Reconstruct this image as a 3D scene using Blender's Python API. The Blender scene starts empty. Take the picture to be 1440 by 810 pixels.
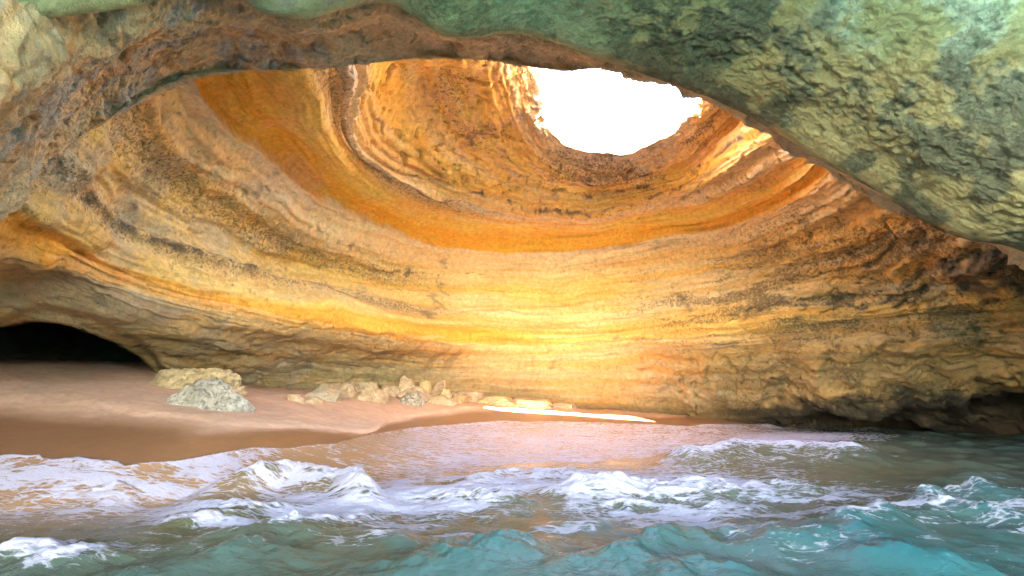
import bpy, math, random
import numpy as np
from concurrent.futures import ThreadPoolExecutor
from mathutils import Vector

rng = np.random.default_rng(7)
scene = bpy.context.scene
COL = scene.collection

# ------------------------------------------------------------------ camera model (used to place traced points at real distances)
F = 760.0
PITCH = math.atan(135.0 / F)
H = 2.2
CP, SP = math.cos(PITCH), math.sin(PITCH)

def ray(px, py):
    u = (np.asarray(px, float) - 720) / F
    v = (405 - np.asarray(py, float)) / F
    return u, CP - v * SP, SP + v * CP

def at_y(px, py, Y):
    u, a, b = ray(px, py)
    return np.stack([u / a * Y, np.asarray(Y, float) * np.ones_like(u), H + b / a * Y], -1)

def at_z(px, py, z):
    u, a, b = ray(px, py)
    Y = (z - H) / (b / a)
    return np.stack([u / a * Y, Y, z * np.ones_like(u)], -1)

def project(P):
    y = np.maximum(P[..., 1], 0.2)
    r = (P[..., 2] - H) / y
    # z'/y' = r  ->  v
    v = (r * CP - SP) / (CP + r * SP)
    a = CP - v * SP
    return 720 + F * P[..., 0] / y * a, 405 - F * v

# ------------------------------------------------------------------ vectorised noise
LAT = rng.random((64, 64, 64)).astype(np.float32).ravel()

def vnoise(P):
    Q = np.floor(P)
    f = (P - Q).astype(np.float32)
    i = Q.astype(np.int64) & 63
    f = f * f * f * (f * (f * 6 - 15) + 10)
    x0, y0, z0 = i[..., 0], i[..., 1], i[..., 2]
    x1, y1, z1 = (x0 + 1) & 63, (y0 + 1) & 63, (z0 + 1) & 63
    fx, fy, fz = f[..., 0], f[..., 1], f[..., 2]
    g = lambda a, b, c: LAT[(a * 64 + b) * 64 + c]
    c00 = g(x0, y0, z0) * (1 - fx) + g(x1, y0, z0) * fx
    c10 = g(x0, y1, z0) * (1 - fx) + g(x1, y1, z0) * fx
    c01 = g(x0, y0, z1) * (1 - fx) + g(x1, y0, z1) * fx
    c11 = g(x0, y1, z1) * (1 - fx) + g(x1, y1, z1) * fx
    return (c00 * (1 - fy) + c10 * fy) * (1 - fz) + (c01 * (1 - fy) + c11 * fy) * fz

ROT = np.array([[0.36, 0.48, -0.8], [-0.8, 0.6, 0.0], [0.48, 0.64, 0.6]])

def _fbm(Q, octaves, gain, ridged):
    s, a, tot = 0.0, 1.0, 0.0
    for _ in range(octaves):
        n = vnoise(Q)
        if ridged:
            n = 1 - np.abs(2 * n - 1)
        s = s + a * n
        tot += a
        a *= gain
        Q = (Q @ ROT) * 2.03 + 11.7
    n = s / tot
    return n if ridged else np.clip((n - 0.5) * 1.5 + 0.5, 0, 1)      # ~0..1

POOL = ThreadPoolExecutor(4)
def fbm(P, scale=1.0, octaves=4, gain=0.5, seed=0.0, ridged=False, stretch=None):
    Q = np.asarray(P, np.float64)
    sh = Q.shape[:-1]
    Q = Q.reshape(-1, 3) * scale + seed * 7.31
    if len(Q) < 30000:
        return _fbm(Q, octaves, gain, ridged).reshape(sh)
    ch = [Q[i:i + 30000] for i in range(0, len(Q), 30000)]
    return np.concatenate(list(POOL.map(lambda q: _fbm(q, octaves, gain, ridged), ch))).reshape(sh)

def sst(a, b, x):
    t = np.clip((x - a) / (b - a), 0, 1)
    return t * t * (3 - 2 * t)

def mix(a, b, t):
    return a + (b - a) * t[..., None]

def bump(x, c, w):
    return np.exp(-((x - c) / w) ** 2)

# ------------------------------------------------------------------ mesh helpers
def grid_faces(nr, nc, keep=None, wrap=False):
    i = np.arange(nr - 1)[:, None]
    j = np.arange(nc if wrap else nc - 1)[None, :]
    j2 = (j + 1) % nc
    q = np.stack([i * nc + j, i * nc + j2, (i + 1) * nc + j2, (i + 1) * nc + j], -1).reshape(-1, 4)
    if keep is not None:
        k = keep.ravel()
        q = q[k[q].all(1)]
    return q

def mesh_obj(name, V, Q, material, colors=None, attrs=None, smooth=True):
    V = np.ascontiguousarray(V.reshape(-1, 3), np.float32)
    me = bpy.data.meshes.new(name)
    n = Q.shape[1]
    me.vertices.add(len(V)); me.vertices.foreach_set('co', V.ravel())
    me.loops.add(Q.size); me.loops.foreach_set('vertex_index', Q.ravel().astype(np.int32))
    me.polygons.add(len(Q)); me.polygons.foreach_set('loop_start', (np.arange(len(Q)) * n).astype(np.int32))
    me.update(calc_edges=True)
    me.polygons.foreach_set('use_smooth', np.full(len(Q), smooth))
    if colors is not None:
        c = np.ones((len(V), 4), np.float32); c[:, :3] = colors.reshape(-1, 3)
        a = me.attributes.new('col', 'FLOAT_COLOR', 'POINT'); a.data.foreach_set('color', c.ravel())
    for k, v in (attrs or {}).items():
        a = me.attributes.new(k, 'FLOAT', 'POINT'); a.data.foreach_set('value', np.ascontiguousarray(v.ravel(), np.float32))
    me.materials.append(material)
    o = bpy.data.objects.new(name, me); COL.objects.link(o)
    return o

def tag(o, label=None, cat=None, kind=None, group=None):
    if label: o['label'] = label
    if cat: o['category'] = cat
    if kind: o['kind'] = kind
    if group: o['group'] = group
    return o

def grid_normals(V, wrap=False):
    if wrap:
        dj = np.roll(V, -1, 1) - np.roll(V, 1, 1)
    else:
        dj = np.gradient(V, axis=1)
    di = np.gradient(V, axis=0)
    N = np.cross(dj, di)
    return N / np.maximum(np.linalg.norm(N, axis=-1, keepdims=True), 1e-9)

def catmull(ctrl, t):
    """ctrl (n, ...) evaluated at t in 0..n-1"""
    n = len(ctrl)
    i = np.clip(np.floor(t).astype(int), 0, n - 2)
    f = (t - i).reshape((-1,) + (1,) * (ctrl.ndim - 1))
    p0, p1, p2, p3 = ctrl[np.maximum(i - 1, 0)], ctrl[i], ctrl[i + 1], ctrl[np.minimum(i + 2, n - 1)]
    m1, m2 = (p2 - p0) * 0.5, (p3 - p1) * 0.5
    f2, f3 = f * f, f * f * f
    return (2 * f3 - 3 * f2 + 1) * p1 + (f3 - 2 * f2 + f) * m1 + (-2 * f3 + 3 * f2) * p2 + (f3 - f2) * m2

# ------------------------------------------------------------------ materials
def new_mat(name):
    m = bpy.data.materials.new(name); m.use_nodes = True
    nt = m.node_tree; nt.nodes.clear()
    out = nt.nodes.new('ShaderNodeOutputMaterial')
    b = nt.nodes.new('ShaderNodeBsdfPrincipled')
    nt.links.new(b.outputs[0], out.inputs[0])
    return m, nt, b

def node(nt, typ, **kw):
    n = nt.nodes.new(typ)
    for k, v in kw.items():
        if hasattr(n, k): setattr(n, k, v)
        else: n.inputs[k.replace('_', ' ')].default_value = v
    return n

def math_n(nt, op, a, b=None, c=None, clamp=False):
    n = nt.nodes.new('ShaderNodeMath'); n.operation = op; n.use_clamp = clamp
    for k, v in enumerate((a, b, c)):
        if v is None: continue
        if isinstance(v, (int, float)): n.inputs[k].default_value = v
        else: nt.links.new(v, n.inputs[k])
    return n.outputs[0]

def attr(nt, name, color=False):
    n = nt.nodes.new('ShaderNodeAttribute'); n.attribute_name = name
    return n.outputs['Color'] if color else n.outputs['Fac']

def tex_noise(nt, vec, scale, detail=6, rough=0.6, dist=0.0):
    n = nt.nodes.new('ShaderNodeTexNoise')
    n.inputs['Scale'].default_value = scale; n.inputs['Detail'].default_value = detail
    n.inputs['Roughness'].default_value = rough; n.inputs['Distortion'].default_value = dist
    nt.links.new(vec, n.inputs['Vector'])
    return n.outputs['Fac']

def map_range(nt, v, a, b, c, d, smooth=False):
    n = nt.nodes.new('ShaderNodeMapRange')
    if smooth: n.interpolation_type = 'SMOOTHSTEP'
    for k, x in zip(('From Min', 'From Max', 'To Min', 'To Max'), (a, b, c, d)):
        if isinstance(x, (int, float)): n.inputs[k].default_value = x
        else: nt.links.new(x, n.inputs[k])
    nt.links.new(v, n.inputs['Value'])
    return n.outputs['Result']

def mix_col(nt, fac, a, b, mode='MIX'):
    n = nt.nodes.new('ShaderNodeMix'); n.data_type = 'RGBA'; n.blend_type = mode; n.clamp_factor = True
    for s, v in ((n.inputs[0], fac), (n.inputs[6], a), (n.inputs[7], b)):
        if isinstance(v, (int, float)): s.default_value = v
        elif isinstance(v, tuple): s.default_value = v if len(v) == 4 else (*v, 1)
        else: nt.links.new(v, s)
    return n.outputs[2]

def rock_material(name, fine=(0.7, 1.3), bump_h=0.06, rough=0.9, speck=0.5, spec=0.2):
    """rock: mineral colour from the mesh attribute, grain, pits and bump from noise"""
    m, nt, b = new_mat(name)
    pos = nt.nodes.new('ShaderNodeTexCoord').outputs['Object']
    base = attr(nt, 'col', True)
    g1 = tex_noise(nt, pos, 5.0, 8, 0.68)
    g2 = tex_noise(nt, pos, 34.0, 6, 0.65)
    grain = math_n(nt, 'ADD', math_n(nt, 'MULTIPLY', g1, 0.6), math_n(nt, 'MULTIPLY', g2, 0.4))
    gain = map_range(nt, grain, 0.3, 0.7, fine[0], fine[1])
    rgb = nt.nodes.new('ShaderNodeCombineColor')
    for k in range(3): nt.links.new(gain, rgb.inputs[k])
    c = mix_col(nt, 1.0, base, rgb.outputs[0], 'MULTIPLY')
    # dark lichen specks and pits, denser where the attribute says so
    pit = tex_noise(nt, pos, 9.0, 7, 0.72, 0.4)
    dens = attr(nt, 'pits')
    pm = map_range(nt, math_n(nt, 'ADD', pit, math_n(nt, 'MULTIPLY', dens, 0.26)), 0.62, 0.72, 0.0, 1.0, True)
    pm = math_n(nt, 'MULTIPLY', pm, speck)
    c = mix_col(nt, pm, c, (0.075, 0.058, 0.042, 1))
    nt.links.new(c, b.inputs['Base Color'])
    b.inputs['Roughness'].default_value = rough
    b.inputs['Specular IOR Level'].default_value = spec
    hgt = math_n(nt, 'SUBTRACT', math_n(nt, 'ADD', math_n(nt, 'MULTIPLY', g1, 1.0), math_n(nt, 'MULTIPLY', g2, 0.35)), math_n(nt, 'MULTIPLY', pm, 0.5))
    bp = nt.nodes.new('ShaderNodeBump'); bp.inputs['Strength'].default_value = 1.0; bp.inputs['Distance'].default_value = bump_h
    nt.links.new(hgt, bp.inputs['Height']); nt.links.new(bp.outputs[0], b.inputs['Normal'])
    return m

M_WALL = rock_material('banded_limestone', fine=(0.64, 1.36), bump_h=0.09, speck=0.55)
M_ROOF = rock_material('weathered_limestone', fine=(0.68, 1.3), bump_h=0.10, speck=0.28)
M_BOULDER = rock_material('fallen_limestone', fine=(0.7, 1.25), bump_h=0.06, speck=0.5)

# ------------------------------------------------------------------ sand: height from a smooth surface through surveyed points
sand_pts = [  # px, py, distance
    # foot of the wall
    (-150, 520, 16), (0, 525, 18.5), (110, 526, 20), (220, 530, 21.5), (350, 543, 25.5), (450, 549, 28), (560, 556, 30), (640, 561, 31),
    (780, 572, 31.8), (960, 583, 31), (1080, 593, 29.3),
    # upper beach
    (0, 560, 15.6), (150, 560, 16.5), (300, 567, 18.5), (420, 568, 22), (540, 572, 25), (660, 577, 27.5), (800, 585, 28.5),
    # edge of the wet band
    (0, 622, 12.8), (170, 620, 13.2), (340, 613, 14.5), (450, 602, 17.5),
    # swash edge
    (0, 645, 12.0), (170, 658, 11.7), (300, 645, 13.0), (400, 632, 14.8), (510, 613, 19.0), (640, 597, 24.4), (720, 593, 26.5), (850, 596, 27.0), (930, 598, 26.8), (1000, 598, 27.2),
]
sp = np.array([at_y(*p) for p in sand_pts])
off = np.array([(-14, 8, -0.7), (-6, 8, -0.9), (0, 8, -1.2), (8, 8, -1.6), (16, 8, -1.8), (-14, 2, -2.2), (0, 2, -2.6), (14, 2, -2.8), (20, 14, -1.6), (24, 22, -1.4), (24, 30, -1.2),
                (10, 16, -0.9), (12, 22, -0.7), (14, 28, -0.5), (5, 14, -0.6), (-1, 13.5, -0.45), (-6, 11.3, -0.1), (-11, 10.4, 0.0), (2, 18, -0.12), (6, 20.5, -0.2),
                (-20, 22, 3.0), (-26, 26, 3.3), (-20, 14, 1.6), (-14, 30, 2.6), (-5, 36, 1.9), (6, 38, 1.0), (14, 36, 0.1), (-30, 10, 0.8), (-30, 30, 3.5), (30, 36, -1.0)])
sp = np.concatenate([sp, off])

def tps(r2):
    return 0.5 * r2 * np.log(r2 + 1e-9)

def tps_fit(X, z, lam=1.5):
    n = len(X)
    K = tps(((X[:, None] - X[None]) ** 2).sum(-1)) + lam * np.eye(n)
    Pm = np.c_[np.ones(n), X]
    A = np.zeros((n + 3, n + 3)); A[:n, :n] = K; A[:n, n:] = Pm; A[n:, :n] = Pm.T
    w = np.linalg.solve(A, np.r_[z, 0, 0, 0])
    return X, w

SX, SW = tps_fit(sp[:, :2], sp[:, 2])
def sand_raw(x, y):
    sh = np.shape(x); x = np.ravel(x); y = np.ravel(y)
    q = np.full(len(x), SW[-3]) + SW[-2] * x + SW[-1] * y
    for k in range(len(SX)):
        q += SW[k] * tps((x - SX[k, 0]) ** 2 + (y - SX[k, 1]) ** 2)
    return q.reshape(sh)

# bake on a lattice for fast lookup
GX, GY = np.linspace(-45, 45, 361), np.linspace(-12, 48, 241)
SG = sand_raw(*np.meshgrid(GX, GY))
SG = np.clip(SG, -3.5, 4.0)
def sand_z(x, y):
    fx = np.clip((np.asarray(x, float) + 45) / 0.25, 0, 359.999); fy = np.clip((np.asarray(y, float) + 12) / 0.25, 0, 239.999)
    i, j = fx.astype(int), fy.astype(int); a, b = fx - i, fy - j
    return (SG[j, i] * (1 - a) + SG[j, i + 1] * a) * (1 - b) + (SG[j + 1, i] * (1 - a) + SG[j + 1, i + 1] * a) * b

def on_sand(px, py):
    """where a sight line meets the sand"""
    u, a, b = ray(px, py)
    ys = np.linspace(6, 40, 3400)
    d = (H + b / a * ys) - sand_z(u / a * ys, ys)
    k = np.argmax(d < 0) if (d < 0).any() else len(ys) - 1
    return np.array([u / a * ys[k], ys[k], float(sand_z(u / a * ys[k], ys[k]))])

# ------------------------------------------------------------------ cave wall: horizontal beds lofted round the chamber
CX, CY = 4.8, 21.6
def fac(px, left, right, l0=600, r0=820):
    px = np.asarray(px, float)
    return 1 + (left - 1) * sst(l0, 60, px) + (right - 1) * sst(r0, 1400, px)

def bed(Z, pts, left=1.0, right=1.0):
    pts = np.array(pts, float)
    P = at_z(pts[:, 0], pts[:, 1], Z)
    k = fac(pts[:, 0], left, right)
    cam = np.array([0, 0, H])
    return cam + (P - cam) * k[:, None]

def bed_rising(pts):
    pts = np.array(pts, float)
    return at_z(pts[:, 0], pts[:, 1], pts[:, 2])

def withY(pts):
    return np.array([at_y(*p) for p in pts])

def ends(P, left, right):
    return np.concatenate([np.array(left, float).reshape(-1, 3), P, np.array(right, float).reshape(-1, 3)])

rows = []      # (bed coordinate s, points)
foot_l = [(-14, -6, -2.5), (-13.5, 0, -2.2), (-14, 6, -1.6), (-15.5, 11, 0.3)]
foot_r = [(25, 22, -2.6), (20, 12, -3), (17, 4, -3), (16, -6, -3)]
base2 = withY([(0, 545, 18.6), (110, 545, 20.1), (220, 548, 21.6), (350, 562, 25.6), (450, 568, 28.1), (560, 575, 30.1), (640, 580, 31.1), (780, 592, 32),
               (960, 604, 31.4), (1080, 612, 30), (1200, 620, 29.6), (1320, 622, 29.4), (1440, 622, 29.2)])
rows.append((-0.6, ends(base2, foot_l, foot_r)))
base = withY([(0, 515, 18.0), (110, 516, 19.6), (220, 520, 21.2), (350, 537, 25.3), (450, 543, 27.8), (560, 550, 29.9), (640, 555, 30.8), (780, 566, 31.6),
              (900, 572, 31.2), (990, 578, 29.6), (1080, 586, 28.2), (1200, 582, 25.8), (1320, 577, 23.6), (1440, 572, 22.2)])
rows.append((0.0, ends(base, [(-13.5, -6, 1.2), (-13, 0, 1.4), (-13.4, 6, 1.8), (-14.6, 11, 2.0)], [(20.5, 16, 1.5), (19.5, 10, 1.4), (17, 4, 1.2), (16, -6, 1)])))
r1 = withY([(0, 395, 14.2), (75, 418, 15.2), (150, 440, 16.5), (300, 480, 20.7), (450, 500, 26.3), (600, 512, 30), (720, 518, 31.6), (850, 515, 30.5), (1000, 506, 27), (1150, 500, 24), (1300, 491, 21.4), (1440, 484, 19.7)])
rows.append((1.0, ends(r1, [(-13, -6, 3), (-12.4, 0, 3.2), (-12.4, 6, 3.6)], [(19.4, 15, 3.2), (18.5, 9, 3.2), (16.6, 3, 3), (16, -6, 3)])))
B = bed(4.7, [(0, 300), (60, 345), (150, 385), (250, 412), (350, 435), (450, 452), (550, 465), (640, 473), (720, 478), (800, 477), (900, 471), (1000, 464), (1100, 455), (1200, 446), (1300, 434), (1440, 415)], 1.28, 1.22)
rows.append((2.0, ends(B, [(-12.5, -6, 5), (-11.8, 0, 5.2), (-10.8, 6, 5.6)], [(18.6, 14, 5.6), (17.6, 8, 5.4), (16.4, 2, 5), (16, -6, 5)])))
Cc = bed(7.1, [(130, 180), (200, 270), (300, 330), (400, 375), (500, 400), (600, 415), (700, 420), (800, 418), (900, 408), (1000, 395), (1100, 375), (1200, 340), (1300, 300)], 1.2, 1.26)
rows.append((3.0, ends(Cc, [(-12.5, -6, 8.4), (-11.8, 1, 8.4), (-10.6, 7, 8.4)], [(16.4, 14, 8.6), (16.4, 8, 8.4), (16.2, 2, 8), (16, -6, 8)])))
A = bed(9.7, [(280, 110), (330, 185), (380, 235), (440, 275), (500, 305), (560, 328), (620, 345), (700, 353), (780, 352), (860, 346), (940, 334), (1020, 318), (1100, 290), (1170, 240)], 1.1, 1.1)
rows.append((4.0, ends(A, [(1, 6, 12.6), (-4, 6.2, 12.5), (-7.5, 8, 11.6), (-8.8, 11, 10.4)], [(13.5, 15, 10.4), (12.5, 11, 11.4), (8, 7.5, 12.4)])))
D = bed(10.7, [(450, 95), (460, 140), (480, 190), (505, 230), (560, 270), (640, 300), (720, 315), (800, 318), (880, 310), (960, 298), (1040, 275), (1080, 262), (1130, 225), (1160, 200)])
rows.append((5.0, ends(D, [(1.5, 8.5, 13.2), (-3, 9, 13), (-5.2, 11.5, 11.6)], [(10.8, 14.5, 11.6), (7.5, 10.5, 12.9)])))
E_ = bed_rising([(535, 85, 12.4), (530, 150, 12.2), (540, 200, 11.8), (580, 235, 11.5), (650, 262, 11.3), (720, 285, 11.1), (800, 297, 11.1), (870, 290, 11.1), (960, 262, 11.3), (1040, 215, 11.8), (1090, 175, 12.2)])
rows.append((6.0, ends(E_, [(2, 10.6, 13.7), (-3.2, 11.6, 13.3)], [(11.2, 14.0, 12.9), (7.5, 10.9, 13.6)])))
Fv = bed_rising([(680, 80, 14.6), (690, 130, 14.3), (710, 180, 13.4), (740, 225, 12.4), (790, 250, 12.05), (860, 262, 11.9), (930, 245, 12.05), (990, 205, 13.0), (1030, 165, 14.1), (1040, 150, 14.4)])
rows.append((7.0, ends(Fv, [(3.5, 11.8, 14.2), (-.5, 12.4, 14.0), (-2.6, 14.2, 13.9)], [(10.9, 14.6, 13.9), (8.8, 12.4, 14.0), (5.5, 11.8, 14.2)])))
rim_px = [(752, 112, 15.0), (752, 130, 14.5), (765, 185, 13.2), (785, 208, 12.75), (830, 220, 12.45), (850,222,12.45), (870, 225, 12.3), (890, 222, 12.4), (910, 213, 12.5), (950, 194, 12.9), (975, 168, 13.5), (992, 141, 14.3)]
G = np.array([at_z(*p) for p in rim_px])
rim_front = [(4.8, 12.8, 14.9), (1.0, 13.4, 14.9), (-1.2, 15.0, 15.0), (1.0, 17.8, 15.2)]  # unseen seaward rim, set wide to let more skylight into the dome
rim_right = [(9.7, 18.4, 15.0), (10.2, 15.6, 14.9), (8.2, 13.4, 14.9)]
rows.append((8.0, ends(G, rim_front, rim_right)))

SUN_BLOCKER = 26.75 / .585
NT, NS = 1500, 600
TH = np.linspace(-math.pi, math.pi, NT, endpoint=False)

def ring(P):
    th = np.arctan2(P[:, 0] - CX, P[:, 1] - CY); R = np.hypot(P[:, 0] - CX, P[:, 1] - CY)
    o = np.argsort(th); th, R, Z = th[o], R[o], P[o, 2]
    # smooth periodic / clamped interpolation with a light blur
    t3 = np.r_[th - 2 * math.pi, th, th + 2 * math.pi]
    Rr = np.interp(TH, t3, np.r_[R, R, R]); Zz = np.interp(TH, t3, np.r_[Z, Z, Z])
    k = np.exp(-(np.arange(-24, 25) / 8.0) ** 2); k /= k.sum()
    f = lambda a: np.convolve(np.r_[a[-24:], a, a[:24]], k, 'valid')
    return f(Rr), f(Zz)

S_ROW = np.array([r[0] for r in rows])
RZ = [ring(r[1]) for r in rows]
RR = np.array([r[0] for r in RZ]); ZZ = np.array([r[1] for r in RZ])
# exterior: the cliff top round the hole
S_ALL = np.r_[S_ROW, 8.6, 9.6, 11.0]
RR = np.vstack([RR, RR[-1] + 0.9, np.full(NT, 14.0), np.full(NT, 70.0)])
ZZ = np.vstack([ZZ, ZZ[-1] + 0.55, np.full(NT, 17.0), np.full(NT, 18.0)])
# unseen ridge added seaward of the hole to trim the sunbeam to a strip
fr = sst(math.radians(108), math.radians(128), np.abs(TH))
RR[-3] = RR[-3] + .7 * fr
ZZ[-3] = ZZ[-3] * (1 - fr) + np.maximum(SUN_BLOCKER - (CY + RR[-3] * np.cos(TH)) / .585, ZZ[-3]) * fr
RR[-2] = RR[-2] * (1 - fr) + np.maximum(14, RR[-3] + 3) * fr
ZZ[-2] = ZZ[-2] * (1 - fr) + (ZZ[-3] + .3) * fr
# bed coordinate samples: dense in the chamber
s = np.concatenate([np.linspace(-0.6, 8.0, NS - 30), np.linspace(8.0, 11.0, 31)[1:]])
idx = np.interp(s, S_ALL, np.arange(len(S_ALL)))
R = catmull(RR, idx); Z = catmull(ZZ, idx)
P = np.stack([CX + R * np.sin(TH), CY + R * np.cos(TH), Z], -1)
S = np.repeat(s[:, None], NT, 1)
PX, PY = project(P)
inner = sst(8.9, 8.0, S)

# relief: ledges that follow the beds, lumps, pits
N = grid_normals(P, True)
toC = np.stack([CX - P[..., 0], CY - P[..., 1], 4 - P[..., 2]], -1)
N *= np.sign((N * toC).sum(-1, keepdims=True))
flat = P.copy(); flat[..., 2] = 0
warp = (fbm(P, 0.25, 3, seed=1) - 0.5)
sw = S + warp * 0.22
sc = np.stack([sw * 3.1, P[..., 0] * 0.10, P[..., 1] * 0.10], -1)
led = fbm(sc, 1.0, 4, 0.55, seed=9)
led2 = fbm(np.stack([sw * 9.0, P[..., 0] * 0.22, P[..., 1] * 0.22], -1), 1.0, 3, 0.5, seed=12)
big = fbm(P, 0.22, 3, seed=2) - 0.5
mid_ = fbm(P, 0.9, 4, seed=4) - 0.5
rid = fbm(P, 1.3, 4, seed=5, ridged=True)
fine_ = fbm(P, 4.5, 3, seed=6) - 0.5
rough_zone = np.clip(0.25 + 0.5 * sst(5.0, 5.6, S) + 0.8 * sst(9, 17, P[..., 0]) + 0.6 * sst(1.9, 0.4, S) * sst(0, 12, P[..., 0]) + 0.35 * sst(-4, -9, P[..., 0]), 0.2, 1.25)
rough_zone *= 1 - 0.55 * bump(S, 4.45, 0.5)
massive = 0.35 + 0.65 * sst(1.5, 2.1, S)
disp = big * 0.5 + (led - 0.5) * (0.45 + 0.5 * rough_zone) * massive + (led2 - 0.5) * 0.17 * rough_zone * massive + mid_ * 0.50 * rough_zone - sst(0.80, 0.95, rid) * 0.25 * rough_zone + fine_ * 0.10 * rough_zone
disp += 0.55 * sst(3.98, 4.04, S + warp * 0.1) * sst(4.9, 4.1, S) * sst(700, 400, PX) * -1.0       # orange bed is eaten back beneath a step
disp += 0.3 * bump(S, 2.62 + warp * 0.15, 0.06) * sst(600, 300, PX)
disp -= 0.3 * bump(S, 5.15, 0.22) * sst(600, 480, PX) * bump(P[..., 2], 12.2, 3)                    # pitted groove high on the left
disp -= 1.4 * np.exp(-(((PX - 600) / 62) ** 2 + ((PY - 150) / 60) ** 2)) * inner                     # shell hollow
lip_fade = sst(8.0, 7.1, S)
disp *= np.maximum(lip_fade, 0.16)
disp += (fbm(P, 1.9, 5, .6, seed=151) - .5) * .45 * bump(S, 7.75, .55)
P = P + N * (disp * inner + (1 - inner) * big * 0)[..., None]

# openings cut back into the rock along the line they run in: the side cave on the left, the wave-cut notch on the right
fwd = P[..., :2] / np.maximum(np.linalg.norm(P[..., :2], axis=-1, keepdims=True), 0.1)
PX, PY = project(P)
wob = (fbm(P, 0.45, 2, seed=3) - 0.5) * 12
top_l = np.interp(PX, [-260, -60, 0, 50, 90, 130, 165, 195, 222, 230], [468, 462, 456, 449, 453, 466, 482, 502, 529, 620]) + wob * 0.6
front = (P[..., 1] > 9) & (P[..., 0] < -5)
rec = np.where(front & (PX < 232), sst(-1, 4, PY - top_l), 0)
# the fold of rock beside the mouth
fold = np.interp(PX, [-60, 20, 62, 90, 130, 160, 190, 215, 240], [470, 440, 428, 434, 442, 455, 474, 498, 535]) + wob * 0.5
rec2 = np.where(front & (PX < 245), sst(-2, 4, PY - fold), 0) * 0.9
P += (P - np.array([0, 0, H])) / np.maximum(np.linalg.norm(P - np.array([0, 0, H]), axis=-1, keepdims=True), .1) * (rec * 12.0)[..., None]
P[..., :2] += fwd * rec2[..., None]
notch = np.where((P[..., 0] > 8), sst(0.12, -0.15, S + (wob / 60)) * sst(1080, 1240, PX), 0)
P[..., :2] += fwd * (notch * 3.0)[..., None]

# ---- mineral colours by bed
def c(*a): return np.array(a, float)
CREAM, PALE, YEL, ORA, DORA, TAN, BRN, GREY, OLIVE, LILAC, DARK, GREEN = (c(.74, .54, .28), c(.76, .61, .40), c(.78, .54, .20), c(.86, .42, .075), c(.74, .33, .06), c(.62, .42, .21),
    c(.29, .17, .085), c(.42, .40, .36), c(.32, .29, .16), c(.46, .41, .43), c(.09, .07, .055), c(.22, .27, .17))
sj = S + warp * 0.10 + (led2 - 0.5) * 0.05 + mid_ * 0.05
stops = [(-0.6, BRN * .5), (0.0, TAN), (0.5, TAN * 1.05), (1.0, CREAM * .95), (1.5, TAN), (1.78, CREAM), (1.88, ORA), (2.12, DORA * .6 + ORA * .5), (2.2, YEL), (2.6, CREAM), (3.1, YEL), (3.6, CREAM * 1.05), (3.97, PALE),
         (4.02, ORA), (4.35, ORA * .95), (4.6, YEL * .5 + ORA * .5), (4.85, YEL * .4 + ORA * .6), (5.05, CREAM * .6 + ORA * .3), (5.4, PALE * .95), (5.8, CREAM * .8 + ORA * .2), (6.2, ORA * .7 + CREAM * .35), (6.7, ORA * .5 + CREAM * .6), (7.2, TAN * .7 + CREAM * .4), (7.6, LILAC * .3 + CREAM * .7), (8.0, LILAC * .6 + CREAM * .4), (8.6, TAN), (11.0, OLIVE)]
sx = np.array([a for a, _ in stops]); sc_ = np.array([b for _, b in stops])
Cw = np.stack([np.interp(sj, sx, sc_[:, k]) for k in range(3)], -1)
# right-hand side: the beds lose their orange, browner and rougher
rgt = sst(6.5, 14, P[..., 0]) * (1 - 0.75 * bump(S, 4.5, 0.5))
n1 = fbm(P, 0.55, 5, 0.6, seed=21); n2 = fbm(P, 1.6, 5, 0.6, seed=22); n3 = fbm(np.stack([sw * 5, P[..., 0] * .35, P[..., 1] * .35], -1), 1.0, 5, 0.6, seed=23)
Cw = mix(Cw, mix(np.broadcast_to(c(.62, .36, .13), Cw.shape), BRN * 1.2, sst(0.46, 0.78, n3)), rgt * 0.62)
# thin streaks along the beds
Cw = mix(Cw, YEL * 1.0, bump(sj, 2.0, .22) * sst(-4, 5, P[..., 0]) * .75)
thin = fbm(np.stack([sj * 8.5, P[..., 0] * .16, P[..., 1] * .16], -1), 1.0, 4, .6, seed=24)
lay = (1 - .9 * bump(S, 4.3, .55)) * inner * (.55 + .45 * sst(-8, 0, P[..., 0]))
Cw = mix(Cw, ORA, sst(.56, .70, thin) * .42 * lay)
Cw = mix(Cw, PALE * 1.02, sst(.42, .30, thin) * .5 * lay)
Cw *= (0.74 + 0.28 * n3 + 0.22 * n2)[..., None]
# grey weathered left flank and green algae low on the left
lft = sst(-5.5, -10.5, P[..., 0])
Cw = mix(Cw, GREY * 1.05, lft * sst(0.45, 0.7, n1) * 0.42 * (1 - bump(S, 1.98, .2)))
Cw = mix(Cw, OLIVE, sst(1.3, 0.3, S) * sst(-1, -9, P[..., 0]) * sst(0.3, 0.65, n2) * 0.4)
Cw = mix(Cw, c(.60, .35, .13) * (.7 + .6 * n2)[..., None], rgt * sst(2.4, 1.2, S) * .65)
# vertical run-off streaks on the lower wall
ver = fbm(np.stack([TH[None, :] * 22 + 0 * S, S * 0.5, 0 * S], -1), 1.0, 4, 0.6, seed=31)
Cw = mix(Cw, c(.27, .2, .12), sst(0.52, 0.75, ver) * bump(S, 1.35, 0.45) * 0.55 * sst(7, -2, P[..., 0]))
# lilac-grey crust near the hole
Cw = mix(Cw, LILAC * .95, sst(0.55, 0.75, n2) * sst(5.9, 6.9, S) * 0.35 * inner)
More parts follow.
